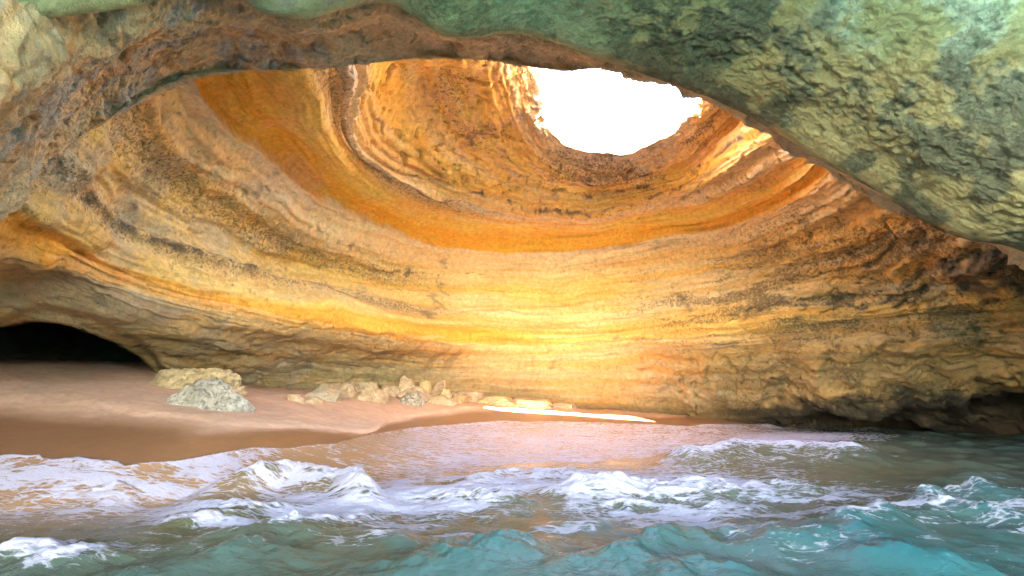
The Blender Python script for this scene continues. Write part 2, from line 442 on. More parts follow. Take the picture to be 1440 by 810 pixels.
# shade of the right-hand notch painted into the colour, and a few grey-green stains
Cw = mix(Cw, GREEN * .9, sst(0.55, 0.72, n1) * sst(11, 17, P[..., 0]) * sst(3.2, 2.2, S) * 0.5)
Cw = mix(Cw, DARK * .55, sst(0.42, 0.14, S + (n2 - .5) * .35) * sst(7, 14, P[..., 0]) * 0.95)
Cw = mix(Cw, DARK * 1.2, sst(.1, .5, rec) * 0.85)  # shade inside the side cave painted into the rock colour
# dark broken blocks on the far right below the overhang
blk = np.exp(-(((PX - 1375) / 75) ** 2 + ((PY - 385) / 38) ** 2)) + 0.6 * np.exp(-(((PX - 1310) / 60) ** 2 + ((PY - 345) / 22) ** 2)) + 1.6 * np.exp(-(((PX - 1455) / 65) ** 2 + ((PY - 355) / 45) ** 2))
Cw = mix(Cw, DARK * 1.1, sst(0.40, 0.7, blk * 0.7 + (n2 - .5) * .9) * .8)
# broken cracks along bed planes
crk = sst(.80, .93, fbm(np.stack([sw * 2.2, P[..., 0] * .30, P[..., 1] * .30], -1), 1.0, 4, .55, seed=141, ridged=True)) * sst(.52, .66, n1) * .6 * inner * (1 - .8 * bump(S, 4.4, .5))
for sc0, lo, hi, w in ((5.9, 640, 1010, .035), (6.55, 760, 1000, .04), (7.1, 790, 940, .05), (2.62, 60, 450, .04), (1.55, 980, 1130, .03), (2.3, 1000, 1400, .02), (3.45, 480, 720, .012), (5.35, 560, 700, .02), (1.45, 1000, 1200, .02), (6.3, 980, 1080, .05)):
    crk = np.maximum(crk, bump(S + (mid_ + warp) * 0.22, sc0, w * 1.5) * sst(lo - 20, lo + 40, PX) * sst(hi + 20, hi - 40, PX) * sst(0.42, 0.58, n2))
Cw = mix(Cw, c(.10, .085, .08), crk * 0.85)
pits = np.clip(0.15 + 0.38 * bump(sj, 3.3, 0.24) * sst(-2, -7, P[..., 0]) + 0.4 * bump(S, 5.15, 0.25) * sst(2, -3, P[..., 0]) + 0.3 * rgt * sst(.4, .6, n1) + 0.45 * bump(sj, 2.6, .12) * sst(-1, -6, P[..., 0])
               + 0.35 * sst(6, 7, S) * sst(.45, .6, n1) + 0.45 * bump(S, 2.5, 1.0) * sst(4, 9, P[..., 0]) * sst(.45, .6, n3) - 0.3 * bump(S, 4.45, .45), 0, 1)
Cw = mix(Cw, c(.36, .26, .15), pits * sst(.4, .65, n2) * 0.45)
ax = np.abs(TH)[None, :]
keep = ~((S < 4.0) & (P[..., 1] < -5.5)) & ~((S < 4.0) & (ax > 2.55)) & ~((S < 5.0) & (ax > 2.75) & (S < 4.2))
q = grid_faces(NS, NT, keep, wrap=True)
wall = mesh_obj('cave_wall', P, q, M_WALL, np.clip(Cw * (0.60 + 0.52 * sst(0.6, 2.6, sj) + .08 * sst(3, 5, S))[..., None], 0.01, 0.86), {'pits': pits})  # wall base darkened, upper beds lifted in colour to even out the sand's glow
tag(wall, 'domed sea cave wall of orange and cream rock bands with a hole open to the sky', 'cave wall', 'structure')

# ------------------------------------------------------------------ roof: the near overhang and the ceiling behind it
lipN = np.array([(-420, 520, 4.6), (-300, 330, 4.9), (-150, 170, 5.6), (-40, 62, 6.5), (30, 39, 7), (90, 30, 7.4), (150, 24, 7.8), (200, 13, 8.2), (250, 3, 8.6), (300, 6, 9), (345, 8, 9.3), (372, 27, 9.4),
    (430, 34, 9.8), (470, 24, 10), (540, 12, 10.5), (585, 34, 11), (620, 56, 11.3), (660, 62, 11.5), (710, 56, 11.7), (770, 62, 12), (830, 82, 12.3), (880, 96, 12.5), (940, 116, 12.5), (1000, 138, 12.5),
    (1065, 168, 12.4), (1130, 210, 12.2), (1190, 245, 12.0), (1240, 272, 11.8), (1340, 330, 11.4), (1440, 354, 11), (1560, 430, 10.5), (1680, 540, 10), (1760, 640, 9.8)], float)
lipN[:, 1] -= 9 * sst(-60, 60, lipN[:, 0]) * sst(900, 700, lipN[:, 0])
L = at_y(lipN[:, 0], lipN[:, 1], lipN[:, 2])
k = sst(300, 1300, lipN[:, 0])[:, None]
nrm = np.array
kL = sst(260, -60, lipN[:, 0]); kR = sst(1380, 1600, lipN[:, 0])
def offs(x, y, z): return L + np.c_[x * np.ones(len(L)), y * np.ones(len(L)), z * np.ones(len(L))]
kk = k[:, 0]
rN = [offs(-4.5 * kL + 3 * kR, 2.2 * (1 - kL), 3.0), offs(-1.6 * kL + kR, .7 * (1 - kL), 1.0), L, offs(.15 * kk, -0.9 - .3 * kk, .12), offs(.3 * kk, -1.6 - .7 * kk, .55), offs(.5 * kk, -2.2 - 1.1 * kk, 1.7), offs(.6 * kk, -3.0 - 1.6 * kk, 3.4)]
far4 = L.copy(); far4[:, 0] *= 1.12; far4[:, 1] = 2.5; far4[:, 2] = np.maximum(L[:, 2] + 4.2, 0); rN.append(far4)
far5 = L.copy(); far5[:, 0] *= 1.25; far5[:, 1] = -3; far5[:, 2] = L[:, 2] + 3.8; rN.append(far5)
far6 = L.copy(); far6[:, 0] *= 1.5; far6[:, 1] = -9; far6[:, 2] = L[:, 2] + 2.2; rN.append(far6)
far7 = L.copy(); far7[:, 0] *= 2.2; far7[:, 1] = -10; far7[:, 2] = L[:, 2] + 17; rN.append(far7)
rN = np.array(rN)

def loft(rows, nr, nc, dens=None):
    tr = np.linspace(0, len(rows) - 1, nr) if dens is None else np.interp(np.linspace(0, 1, nr), dens, np.arange(len(rows)))
    A1 = catmull(rows, tr)
    A2 = catmull(np.swapaxes(A1, 0, 1), np.linspace(0, rows.shape[1] - 1, nc))
    return np.swapaxes(A2, 0, 1), np.repeat(tr[:, None], nc, 1)

PN, TN = loft(rN, 460, 1200, [0, .03, .10, .26, .42, .58, .74, .86, .93, .97, 1])
def relief(P, ref, amp_big, amp_mid, amp_fine, seed):
    N = grid_normals(P)
    d = np.array(ref) - P
    N *= np.sign((N * d).sum(-1, keepdims=True))
    b = fbm(P, 0.33, 3, seed=seed) - .5; m = fbm(P, 1.1, 5, .55, seed=seed + 1) - .5; r = fbm(P, 1.6, 4, seed=seed + 2, ridged=True); f = fbm(P, 5.5, 4, .62, seed=seed + 3) - .5
    return P + N * (b * amp_big + m * amp_mid - sst(.8, .96, r) * amp_mid * .5 + f * amp_fine)[..., None], m, r
PXn, PYn = project(PN)
edge = (0.2 + 0.8 * sst(0.0, 1.2, np.abs(TN - 2))) * (.5 + .5 * sst(0, 5, PN[..., 0]))
P2, mN, rNn = relief(PN, (0, 4, 1), 0.5, 0.13, 0.13, 41)
P2 = PN + (P2 - PN) * edge[..., None]
n1 = fbm(P2, .45, 4, .6, seed=51); n2 = fbm(P2, 1.3, 5, .6, seed=52); n3 = fbm(P2, 3.2, 4, .6, seed=53)
GR = c(.28, .34, .20); GRP = c(.62, .69, .58); GRB = c(.46, .29, .14)
xr = P2[..., 0]
Cn = np.broadcast_to(c(.44, .47, .29), P2.shape).copy()
Cn = mix(Cn, c(.38, .35, .17), sst(.45, .7, n1) * .4)
Cn = mix(Cn, GRP, sst(.36, .60, n2) * sst(2.6, 4.4, TN) * sst(1.5, 6, xr) * .95)
Cn = mix(Cn, GR * .95, sst(.5, .7, n3) * .4)
Cn = mix(Cn, c(.40, .38, .32), bump(lipN[:, 0].mean() * 0 + PXn, 430, 95) * sst(.3, .6, n2) * .9)
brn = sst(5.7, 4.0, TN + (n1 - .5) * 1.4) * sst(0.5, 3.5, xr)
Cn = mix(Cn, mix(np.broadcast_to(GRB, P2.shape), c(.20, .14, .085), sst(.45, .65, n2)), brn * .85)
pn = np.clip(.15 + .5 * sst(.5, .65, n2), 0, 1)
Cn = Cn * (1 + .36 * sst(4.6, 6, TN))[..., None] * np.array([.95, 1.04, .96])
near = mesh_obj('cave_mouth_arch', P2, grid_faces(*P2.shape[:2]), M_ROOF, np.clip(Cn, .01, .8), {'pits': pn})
tag(near, 'green algae covered rock overhang framing the top of the cave mouth', 'rock arch', 'structure')

lipM = np.array([(-420, 640, 5.2), (-300, 530, 6.2), (-190, 450, 7.4), (-80, 350, 9), (0, 292, 9.9), (22, 246, 10.2), (75, 215, 10.9), (122, 186, 11.4), (136, 176, 11.5), (200, 140, 11.8), (270, 108, 12), (340, 97, 12.4), (400, 95, 12.8), (470, 91, 13),
    (540, 84, 13.2), (600, 78, 13.6), (640, 79, 14), (700, 83, 14.3), (755, 92, 14.5), (800, 96, 14.6), (850, 92, 14.6), (900, 84, 14.6), (1000, 90, 14.8), (1150, 170, 15), (1300, 260, 14.5), (1450, 300, 13.5), (1700, 420, 12)], float)
LM = at_y(lipM[:, 0], lipM[:, 1], lipM[:, 2])
LNi = np.stack([np.interp(lipM[:, 0], lipN[:, 0], L[:, j]) for j in range(3)], -1)
M2 = LNi + np.array([0, .75, .55])
half = LM * .5 + M2 * .5 + np.array([0, 0, .25])
rM = np.array([LM + [0, 1.6, 3.2], LM + [0, .35, 1.0], LM, LM * .85 + half * .15 + [0, 0, -.02], half, M2, M2 + [0, -2, 1.8]])
PM, TM = loft(rM, 300, 1100, [0, .05, .15, .3, .6, .9, 1])
P2, mN, _ = relief(PM, (0, 6, 2), .5, .26, .10, 61)
P2 = PM + (P2 - PM) * (0.2 + 0.8 * sst(0.0, .7, np.abs(TM - 2)))[..., None]
PXm, PYm = project(PM)
n1 = fbm(P2, .5, 5, .6, seed=71); n2 = fbm(P2, 1.5, 5, .6, seed=72); n3 = fbm(P2, 4, 4, .6, seed=73)
Cm = np.broadcast_to(c(.80, .58, .33), P2.shape).copy()
Cm = mix(Cm, c(.54, .35, .18), sst(.45, .7, n2) * (.2 + .3 * sst(-5, -1, P2[..., 0])))
lf = sst(-3.4, -6.0, P2[..., 0])
Cm = mix(Cm, c(.36, .35, .22), lf * sst(.4, .65, n1) * .5)
Cm = mix(Cm, c(.48, .47, .42), lf * sst(.5, .68, n2) * .85)
Cm = mix(Cm, c(.30, .28, .24), lf * sst(.55, .7, n3) * .4)
Cm = mix(Cm, c(.50, .24, .07), bump(n1, .42, .04) * .6 * lf)
pm_ = np.clip(.05 + .2 * sst(.45, .6, n2) * sst(-5, -1, P2[..., 0]), 0, 1)
ceil = mesh_obj('cave_ceiling', P2, grid_faces(*P2.shape[:2]), M_WALL, np.clip(Cm, .01, .8), {'pits': pm_})
tag(ceil, 'brown and grey mottled rock ceiling between the green overhang and the dome', 'cave ceiling', 'structure')

# outside of the headland: closes the cave to daylight everywhere but the mouth and the hole
x0, x1, y0, y1, zt, zb = -42, 46, -9, 58, 19.0, -6
V = np.array([(x0, y0, zb), (x0, y1, zb), (x1, y1, zb), (x1, y0, zb), (x0, y0, zt), (x0, y1, zt), (x1, y1, zt), (x1, y0, zt)], float)
def sheet(a, b, cc, n=40):
    u, v = np.meshgrid(np.linspace(0, 1, n), np.linspace(0, 1, n))
    return a + (b - a) * u[..., None] + (cc - a) * v[..., None]
parts, qs, o0 = [], [], 0
for a, b, cc in ((V[0], V[1], V[4]), (V[1], V[2], V[5]), (V[2], V[3], V[6])):
    g = sheet(a, b, cc); g[..., :2] += ((fbm(g, .2, 4, seed=81) - .5) * 3)[..., None] * 0.7
    parts.append(g.reshape(-1, 3)); qs.append(grid_faces(40, 40) + o0); o0 += 1600
for xa, xb in ((x0, -13.0), (16.0, x1)):           # cliff face either side of the mouth
    g = sheet(c(xa, -7, zb), c(xb, -7, zb), c(xa, -7, 24)); g[..., 1] += (fbm(g, .3, 5, seed=82) - .5) * 3
    parts.append(g.reshape(-1, 3)); qs.append(grid_faces(40, 40) + o0); o0 += 1600
g = sheet(c(x0, -8, 22.0), c(x1, -8, 22.0), c(x0, 14.0, 18.3)); g[..., 2] += (fbm(g, .3, 4, seed=83) - .5) * 1.0
parts.append(g.reshape(-1, 3)); qs.append(grid_faces(40, 40) + o0); o0 += 1600
PV = np.concatenate(parts)
cl = mesh_obj('cliff', PV, np.concatenate(qs), M_WALL, np.broadcast_to(c(.55, .40, .22), PV.shape) * (0.7 + .6 * fbm(PV, .4, 4, seed=84))[:, None], {'pits': np.full(len(PV), .3)})
tag(cl, 'tan limestone cliff around the cave', 'cliff', 'structure')

# ------------------------------------------------------------------ beach
edge_px = [(-200, 640), (0, 644), (80, 645), (160, 650), (175, 659), (215, 655), (260, 648), (310, 641), (340, 634), (400, 633), (470, 625), (498, 617), (520, 611), (570, 604), (640, 597.5), (700, 593), (760, 593.5), (850, 596), (930, 598), (970, 600.5), (1000, 598), (1080, 597)]
EW = np.array([on_sand(*p) for p in edge_px])
EW = np.concatenate([[(-30, 9.5, 0)], EW, [(14, 33, 0), (40, 36, 0)]])
EW = EW[np.argsort(EW[:, 0])]
def edge_y(x): return np.interp(x, EW[:, 0], EW[:, 1])
print('EDGE', np.round(EW, 2).tolist())

gx = np.concatenate([np.linspace(-45, -22, 40)[:-1], np.linspace(-22, 16, 700), np.linspace(16, 45, 40)[1:]])
gy = np.concatenate([np.linspace(-12, 8, 40)[:-1], np.linspace(8, 33, 500), np.linspace(33, 48, 30)[1:]])
XX, YY = np.meshgrid(gx, gy)
zs = sand_z(XX, YY)
PS = np.stack([XX, YY, zs], -1)
inl = YY - edge_y(XX)                                   # metres inland of the wash
dry = sst(1.6, 3.4, inl + (fbm(PS, .35, 3, seed=91) - .5) * 1.2)
berm = sst(3.2, 3.7, inl + (fbm(PS, .5, 3, seed=94) - .5) * .5) * sst(2, -3, XX)
PS[..., 2] += (fbm(PS, .8, 4, seed=92) - .5) * .10 * dry + (fbm(PS, 5, 3, seed=93) - .5) * .035 * dry + berm * .06
WET, DRY = c(.235, .118, .066), c(.56, .365, .26)
ng = fbm(PS, .5, 4, seed=95)
Cs = mix(np.broadcast_to(WET, PS.shape), DRY, dry)
Cs = mix(Cs, c(.46, .32, .24), berm * sst(.3, .7, ng) * .6)
Cs *= (.9 + .2 * fbm(PS, 3, 4, seed=96))[..., None]
m, nt, b = new_mat('beach_sand')
pos = nt.nodes.new('ShaderNodeTexCoord').outputs['Object']
g1 = tex_noise(nt, pos, 40, 4, .6); g2 = tex_noise(nt, pos, 6, 5, .6)
gain = map_range(nt, math_n(nt, 'ADD', math_n(nt, 'MULTIPLY', g1, .5), math_n(nt, 'MULTIPLY', g2, .5)), .3, .7, .86, 1.14)
rgb = nt.nodes.new('ShaderNodeCombineColor')
for k in range(3): nt.links.new(gain, rgb.inputs[k])
nt.links.new(mix_col(nt, 1.0, attr(nt, 'col', True), rgb.outputs[0], 'MULTIPLY'), b.inputs['Base Color'])
wetA = attr(nt, 'wet')
nt.links.new(map_range(nt, wetA, 0, 1, .95, .28), b.inputs['Roughness'])
bp = nt.nodes.new('ShaderNodeBump'); bp.inputs['Distance'].default_value = .03
nt.links.new(map_range(nt, wetA, 0, 1, 1, .1), bp.inputs['Strength'])
nt.links.new(math_n(nt, 'ADD', g2, math_n(nt, 'MULTIPLY', g1, .4)), bp.inputs['Height']); nt.links.new(bp.outputs[0], b.inputs['Normal'])
beach = mesh_obj('beach', PS, grid_faces(*PS.shape[:2]), m, np.clip(Cs, .01, .8), {'wet': 1 - dry})
tag(beach, 'smooth pinkish sand beach with a dark wet band along the wash', 'beach', 'structure')

# ------------------------------------------------------------------ sea
th = np.concatenate([np.linspace(-math.pi, -.86, 90)[:-1], np.linspace(-.86, .86, 1150), np.linspace(.86, math.pi, 90)[1:]])
rr = np.concatenate([np.linspace(.3, 4.6, 30)[:-1], np.geomspace(4.6, 34, 820), np.geomspace(34, 3000, 40)[1:]])
RRw, THw = np.meshgrid(rr, th, indexing='ij')
X, Y = RRw * np.sin(THw), RRw * np.cos(THw)
P0 = np.stack([X, Y, 0 * X], -1)
wx, wy = project(P0)
wx = np.where(Y > 1, wx, 720); wy = np.where(Y > 1, wy, 900)
sz = sand_z(X, Y)
depth = -sz
calm = sst(-.05, 1.3, depth)
wv = np.random.default_rng(3)
Zw = 0 * X; dX = 0 * X; dY = 0 * X
for i in range(120):
    lam = 0.14 * (34 ** (i / 119.0)); kx = 2 * math.pi / lam
    ang = wv.normal(0, .6 if lam > 1 else .95); ph = wv.random() * 6.283
    amp = .0050 * lam ** .80 * (1 - .25 * sst(.9, .4, lam))
    env = .55 + .9 * vnoise(np.stack([X / (lam * 3) + i * 3.1, Y / (lam * 3), 0 * X + i], -1))
    res = sst(.0, .35, lam / (RRw * .012 + .05) - 1.2)            # no wavelets finer than the mesh
    A_ = amp * env * res * calm
    p_ = kx * (X * math.sin(ang) + Y * math.cos(ang)) + ph
    Zw += A_ * np.cos(p_); sn = A_ * np.sin(p_) * .8
    dX -= sn * math.sin(ang); dY -= sn * math.cos(ang)
Zw *= sst(400, 60, RRw)
# breakers and bores: crest lines traced over the water, steep on the shoreward side
FO = 0 * X
def crest(pts, h, back, fr, foam, seed, foamback=1.0, ridge=.5):
    global Zw, FO
    W = np.array([at_z(px, py, 0.0) for px, py in pts]); W = W[np.argsort(W[:, 0])]
    hs = np.interp(X, W[:, 0], np.array(h)) if not np.isscalar(h) else h
    yc = np.interp(X, W[:, 0], W[:, 1]) + (vnoise(np.stack([X * .9, 0 * X + seed, 0 * X], -1)) - .5) * .7 + (vnoise(np.stack([X * 2.7, 0 * X + seed, 0 * X], -1)) - .5) * .25
    inx = sst(W[0, 0] - .4, W[0, 0] + .9, X) * sst(W[-1, 0] + .4, W[-1, 0] - .9, X)
    d = Y - yc
    prof = np.where(d > 0, np.exp(-(d / fr) ** 2), np.exp(-(np.abs(d) / back) ** 1.6))
    lump = .55 + .65 * vnoise(np.stack([X * .55, Y * .3, 0 * X + seed * 2], -1)) + .25 * (vnoise(np.stack([X * 2.1, Y * .8, 0 * X + seed * 2], -1)) - .5)
    zz = 1.25 * hs * prof * inx * lump
    tz = bump(d, 0.0, .5) * inx * (fbm(np.stack([X, Y, 0 * X], -1), 3.0, 4, .6, seed=seed) - .45) * .28 * ridge
    Zw += zz + tz
    FO = np.maximum(FO, foam * inx * np.where(d > 0, np.exp(-(d / (fr * 1.6)) ** 2), np.exp(-(np.abs(d) / (back * foamback)) ** 1.5)))

crest([(-120, 700), (0, 700), (60, 695), (120, 697), (200, 705)], .26, .7, .5, .95, 1, .7)
crest([(290, 690), (360, 685), (420, 678), (480, 680), (540, 700)], .46, .8, .42, .8, 2, .6)
crest([(220, 720), (300, 716), (370, 712), (440, 708)], .16, .6, .35, .9, 3, .6)
crest([(300, 752), (380, 742), (450, 735), (530, 732)], .18, .7, .3, .85, 4, .5)
crest([(-120, 790), (0, 785), (60, 778), (130, 775), (170, 785)], .16, .5, .3, .95, 5, .8)
crest([(590, 690), (640, 690), (700, 696), (760, 700)], .18, .5, .35, .9, 6, .8)
crest([(640, 672), (720, 668), (800, 666), (880, 668)], .14, .6, .35, .8, 16, .9)
crest([(770, 692), (850, 690), (920, 688), (1010, 688), (1040, 684)], .24, .7, .4, .98, 7, .9)
crest([(930, 650), (990, 643), (1040, 636), (1100, 638), (1160, 640), (1220, 636)], .40, 1.1, .8, .9, 8, .7)
crest([(1130, 745), (1200, 735), (1260, 722), (1330, 722), (1400, 730), (1500, 745)], .28, .8, .35, .75, 9, .55)
crest([(1270, 712), (1340, 704), (1385, 700), (1430, 702), (1560, 715)], [.1, .45, .72, .5, .4], .7, .36, .5, 10, .4)
crest([(960, 700), (1040, 694), (1120, 690), (1190, 692)], .14, .8, .4, .6, 11, .6)
crest([(840, 800), (900, 780), (960, 762), (1000, 768)], .20, .8, .35, .12, 12, .2)
crest([(560, 790), (640, 775), (720, 772), (790, 780)], .18, .6, .35, .08, 13, .2)
for q_, (cxx, cyy, ww, hh_) in enumerate([(690, 765, 80, .20), (880, 790, 150, .20), (1010, 752, 90, .22), (330, 780, 110, .16), (1180, 775, 160, .26), (1340, 790, 140, .24), (470, 800, 120, .18), (800, 738, 80, .15), (1080, 735, 70, .14), (560, 755, 70, .14), (160, 800, 120, .2), (1000, 800, 90, .2)]):
    crest([(cxx - ww, cyy + 8), (cxx, cyy), (cxx + ww, cyy + 6)], hh_ * .55, .5, .3, .12, 20 + q_, .2, .25)
crest([(180, 745), (260, 738), (330, 735)], .22, .6, .35, .25, 14, .3)
Zw -= .06
surf = np.exp(-((wy - 690) / 42) ** 2) * sst(1260, 1000, wx) * sst(-200, 0, wx) * (Y > 5)
rg = fbm(np.stack([X * .8, Y * 1.5, 0 * X], -1), 1.0, 5, .58, seed=111, ridged=True)
patch = sst(.38, .62, fbm(np.stack([X, Y, 0 * X], -1), .33, 3, .5, seed=112))
Zw += surf * patch * (rg - .55) * .34 * calm
FO = np.maximum(FO, surf * (.32 + .55 * patch) * (.45 + .75 * sst(.5, .85, rg)))
# drifting foam, by place on the water
def blob(cx, cy, rx, ry, a): return a * np.exp(-(((wx - cx) / rx) ** 2 + ((wy - cy) / ry) ** 2))
base = blob(1000, 720, 200, 12, .3) + blob(1230, 690, 90, 10, .3) + blob(120, 664, 260, 22, .8) + blob(60, 712, 230, 16, .42) + blob(330, 725, 200, 16, .42) + blob(640, 700, 240, 28, .40) + blob(600, 655, 130, 16, .25) + blob(900, 668, 200, 24, .58) + blob(1110, 612, 150, 12, .85) + blob(1120, 640, 160, 14, .35) \
    + blob(1120, 695, 140, 16, .34) + blob(1330, 716, 130, 16, .35) + blob(70, 770, 160, 16, .36) + blob(560, 748, 200, 14, .25) + blob(300, 770, 160, 10, .18) + blob(500, 700, 120, 18, .3)
strk = fbm(np.stack([X * .55 + Y * .3, Y * 1.9, 0 * X], -1), 1.0, 5, .6, seed=131)
base = base + sst(.48, .68, strk) * .58 * np.exp(-((wy - 720) / 48) ** 2) * sst(1150, 700, wx) + sst(.52, .7, strk) * .5 * np.exp(-((wy - 735) / 52) ** 2) * sst(500, 1000, wx)
FO = np.maximum(FO, np.clip(base, 0, .95))
# thin wash running up the sand
wig = (fbm(np.stack([X, Y * 0, 0 * X], -1), .7, 4, .55, seed=101) - .5) * .5 + (fbm(np.stack([X, Y, 0 * X], -1), 2.5, 3, .5, seed=102) - .5) * .22
inl = Y - edge_y(X) + wig
film = inl < 0
lip = np.exp(-(inl / .22) ** 2)
swash = film & (sz > Zw - .02)
Zf = np.where(film, np.maximum(Zw, sz + .018 + .03 * lip), np.minimum(Zw, sz - .06))
Zw = np.where(Y > 4, Zf, Zw)
thin = sst(.3, 0.0, Zw - sz)
sw_zone = thin * film
lace = .30 + .36 * fbm(np.stack([X * .5, Y * 2.2, 0 * X], -1), 1.0, 5, .6, seed=121)
FO = np.where(sw_zone > .3, np.maximum(FO * .9, lace * sst(420, 640, wx) + .10), FO)
FO = np.maximum(FO, (film & (inl > -.35)) * np.exp(-(inl / .16) ** 2) * .95 * sst(-.3, .2, Zw - sz + .3))
left_sw = sst(330, 120, wx) * sst(700, 668, wy)
FO = np.maximum(FO, left_sw * .54)
FO *= 1 - .55 * np.exp(-(((wx - 330) / 110) ** 2 + ((wy - 646) / 16) ** 2))
V = np.stack([X + dX, Y + dY, Zw], -1)
V[..., :2] = np.where((thin * film > .3)[..., None], P0[..., :2], V[..., :2])

m, nt, b = new_mat('sea_water')
pos = nt.nodes.new('ShaderNodeTexCoord').outputs['Object']
mp = nt.nodes.new('ShaderNodeMapping'); mp.inputs['Scale'].default_value = (0.85, 1.9, 1.0); nt.links.new(pos, mp.inputs[0]); pv = mp.outputs[0]
fo = attr(nt, 'foam'); dp = attr(nt, 'depth')
n_big = tex_noise(nt, pv, 1.5, 7, .66, 1.4)
n_med = tex_noise(nt, pv, 7.0, 5, .62, .8)
# lacy cells
vor = nt.nodes.new('ShaderNodeTexVoronoi'); vor.feature = 'DISTANCE_TO_EDGE'; vor.inputs['Scale'].default_value = 3.2; vor.inputs['Randomness'].default_value = 1
wv_ = nt.nodes.new('ShaderNodeVectorMath'); wv_.operation = 'ADD'
nz = nt.nodes.new('ShaderNodeTexNoise'); nz.inputs['Scale'].default_value = 1.6; nz.inputs['Detail'].default_value = 4; nt.links.new(pv, nz.inputs['Vector'])
nt.links.new(pv, wv_.inputs[0]); nt.links.new(nz.outputs['Color'], wv_.inputs[1]); nt.links.new(wv_.outputs[0], vor.inputs['Vector'])
lace_ = map_range(nt, vor.outputs['Distance'], 0.0, .22, 1.0, 0.0)
patt = math_n(nt, 'ADD', math_n(nt, 'ADD', math_n(nt, 'MULTIPLY', n_big, .62), math_n(nt, 'MULTIPLY', n_med, .38)), math_n(nt, 'MULTIPLY', lace_, .17))
thr = math_n(nt, 'SUBTRACT', .825, math_n(nt, 'MULTIPLY', fo, .50))
fm = map_range(nt, patt, math_n(nt, 'SUBTRACT', thr, .10), math_n(nt, 'ADD', thr, .20), 0, 1, True)
fm = math_n(nt, 'MULTIPLY', fm, map_range(nt, fo, .02, .12, 0, 1))
deepc = mix_col(nt, map_range(nt, dp, .45, 2.2, 0, 1, True), (.095, .09, .048, 1), (.003, .098, .132, 1))
shal = mix_col(nt, map_range(nt, dp, .0, .65, 0, 1, True), (.34, .20, .12, 1), deepc)
nt.links.new(mix_col(nt, fm, shal, (.46, .45, .59, 1)), b.inputs['Base Color'])
nt.links.new(map_range(nt, fm, 0, 1, .035, .75), b.inputs['Roughness'])
b.inputs['IOR'].default_value = 1.38
nt.links.new(map_range(nt, fm, 0, 1, .5, .2), b.inputs['Specular IOR Level'])
bp = nt.nodes.new('ShaderNodeBump'); bp.inputs['Distance'].default_value = .05; bp.inputs['Strength'].default_value = .55
rip = math_n(nt, 'ADD', tex_noise(nt, pv, 8.0, 5, .6, .8), math_n(nt, 'MULTIPLY', tex_noise(nt, pv, 26.0, 3, .55, .4), .22))
foamh = math_n(nt, 'MULTIPLY', fm, math_n(nt, 'ADD', .4, tex_noise(nt, pos, 14, 4, .7)))
nt.links.new(math_n(nt, 'ADD', math_n(nt, 'MULTIPLY', math_n(nt, 'MULTIPLY', rip, .9), map_range(nt, dp, 0, .4, .25, 1)), math_n(nt, 'MULTIPLY', foamh, .8)), bp.inputs['Height'])
nt.links.new(bp.outputs[0], b.inputs['Normal'])
sea = mesh_obj('sea', V, grid_faces(*X.shape), m, None, {'foam': np.clip(FO, 0, 1), 'depth': np.clip(Zw - sz, 0, 5)})
tag(sea, 'teal sea with foaming white breakers running up to the beach', 'sea', 'structure')

# ------------------------------------------------------------------ fallen rocks
import bmesh
def rock_mesh(w, d, h, seed, sub=5, facets=10, rough=.06, slab=0.0, col=(.5, .38, .24), col2=(.6, .5, .36), pit=.3, peak=0.0):
    bm = bmesh.new(); bmesh.ops.create_icosphere(bm, subdivisions=sub, radius=1)
    me = bpy.data.meshes.new('rock'); bm.to_mesh(me); bm.free()
    n = len(me.vertices); v = np.empty(n * 3, np.float32); me.vertices.foreach_get('co', v); v = v.reshape(-1, 3).astype(float)
    r_ = np.random.default_rng(seed)
    D = r_.normal(size=(facets, 3)); D[:, 2] = np.abs(D[:, 2]) * (1 if not slab else .6); D /= np.linalg.norm(D, axis=1, keepdims=True)
    dist = .55 + .35 * r_.random(facets)
    if slab: D = np.vstack([D, [[r_.normal() * .1, r_.normal() * .1, 1]]]); dist = np.r_[dist, .55]
    proj = v @ D.T
    rad = np.min(np.where(proj > .05, dist / np.maximum(proj, .05), 9), 1); rad = np.minimum(rad, 1.0)
    v = v * rad[:, None]
    v = np.sign(v) * np.abs(v) ** .72
    seedv = np.array([seed * 3.7, seed * 1.9, seed * .7])
    nn = v / np.linalg.norm(v, axis=1, keepdims=True)
    v += nn * ((fbm(v + seedv, 1.6, 4, .55) - .5) * rough * 4.0 + (fbm(v + seedv, 5.5, 4, .6) - .5) * rough * 1.6 - sst(.82, .96, fbm(v + seedv, 2.4, 3, ridged=True)) * rough * 1.3)[:, None]
    v[:, 2] = np.where(v[:, 2] > 0, v[:, 2], v[:, 2] * .6)
    if peak: v[:, :2] *= (1 - peak * np.clip(v[:, 2], 0, 1))[:, None]
    lo, hi = v.min(0), v.max(0)
    v[:, 0] *= w / (hi[0] - lo[0]); v[:, 1] *= d / (hi[1] - lo[1]); v[:, 2] *= h / hi[2]
    me.vertices.foreach_set('co', v.astype(np.float32).ravel())
    nz_ = fbm(v + seedv, 1.8, 4, .6); nz2 = fbm(v + seedv, 5, 4, .6)
    cc = mix(np.broadcast_to(np.array(col), v.shape), np.array(col2), sst(.35, .65, nz_)); cc = cc * (.8 + .4 * nz2)[:, None]
    a = me.attributes.new('col', 'FLOAT_COLOR', 'POINT'); c4 = np.ones((n, 4), np.float32); c4[:, :3] = np.clip(cc, .01, .85); a.data.foreach_set('color', c4.ravel())
    a = me.attributes.new('pits', 'FLOAT', 'POINT'); a.data.foreach_set('value', np.full(n, pit, np.float32))
    me.polygons.foreach_set('use_smooth', np.ones(len(me.polygons), bool))
    me.materials.append(M_BOULDER); me.update()
    return me

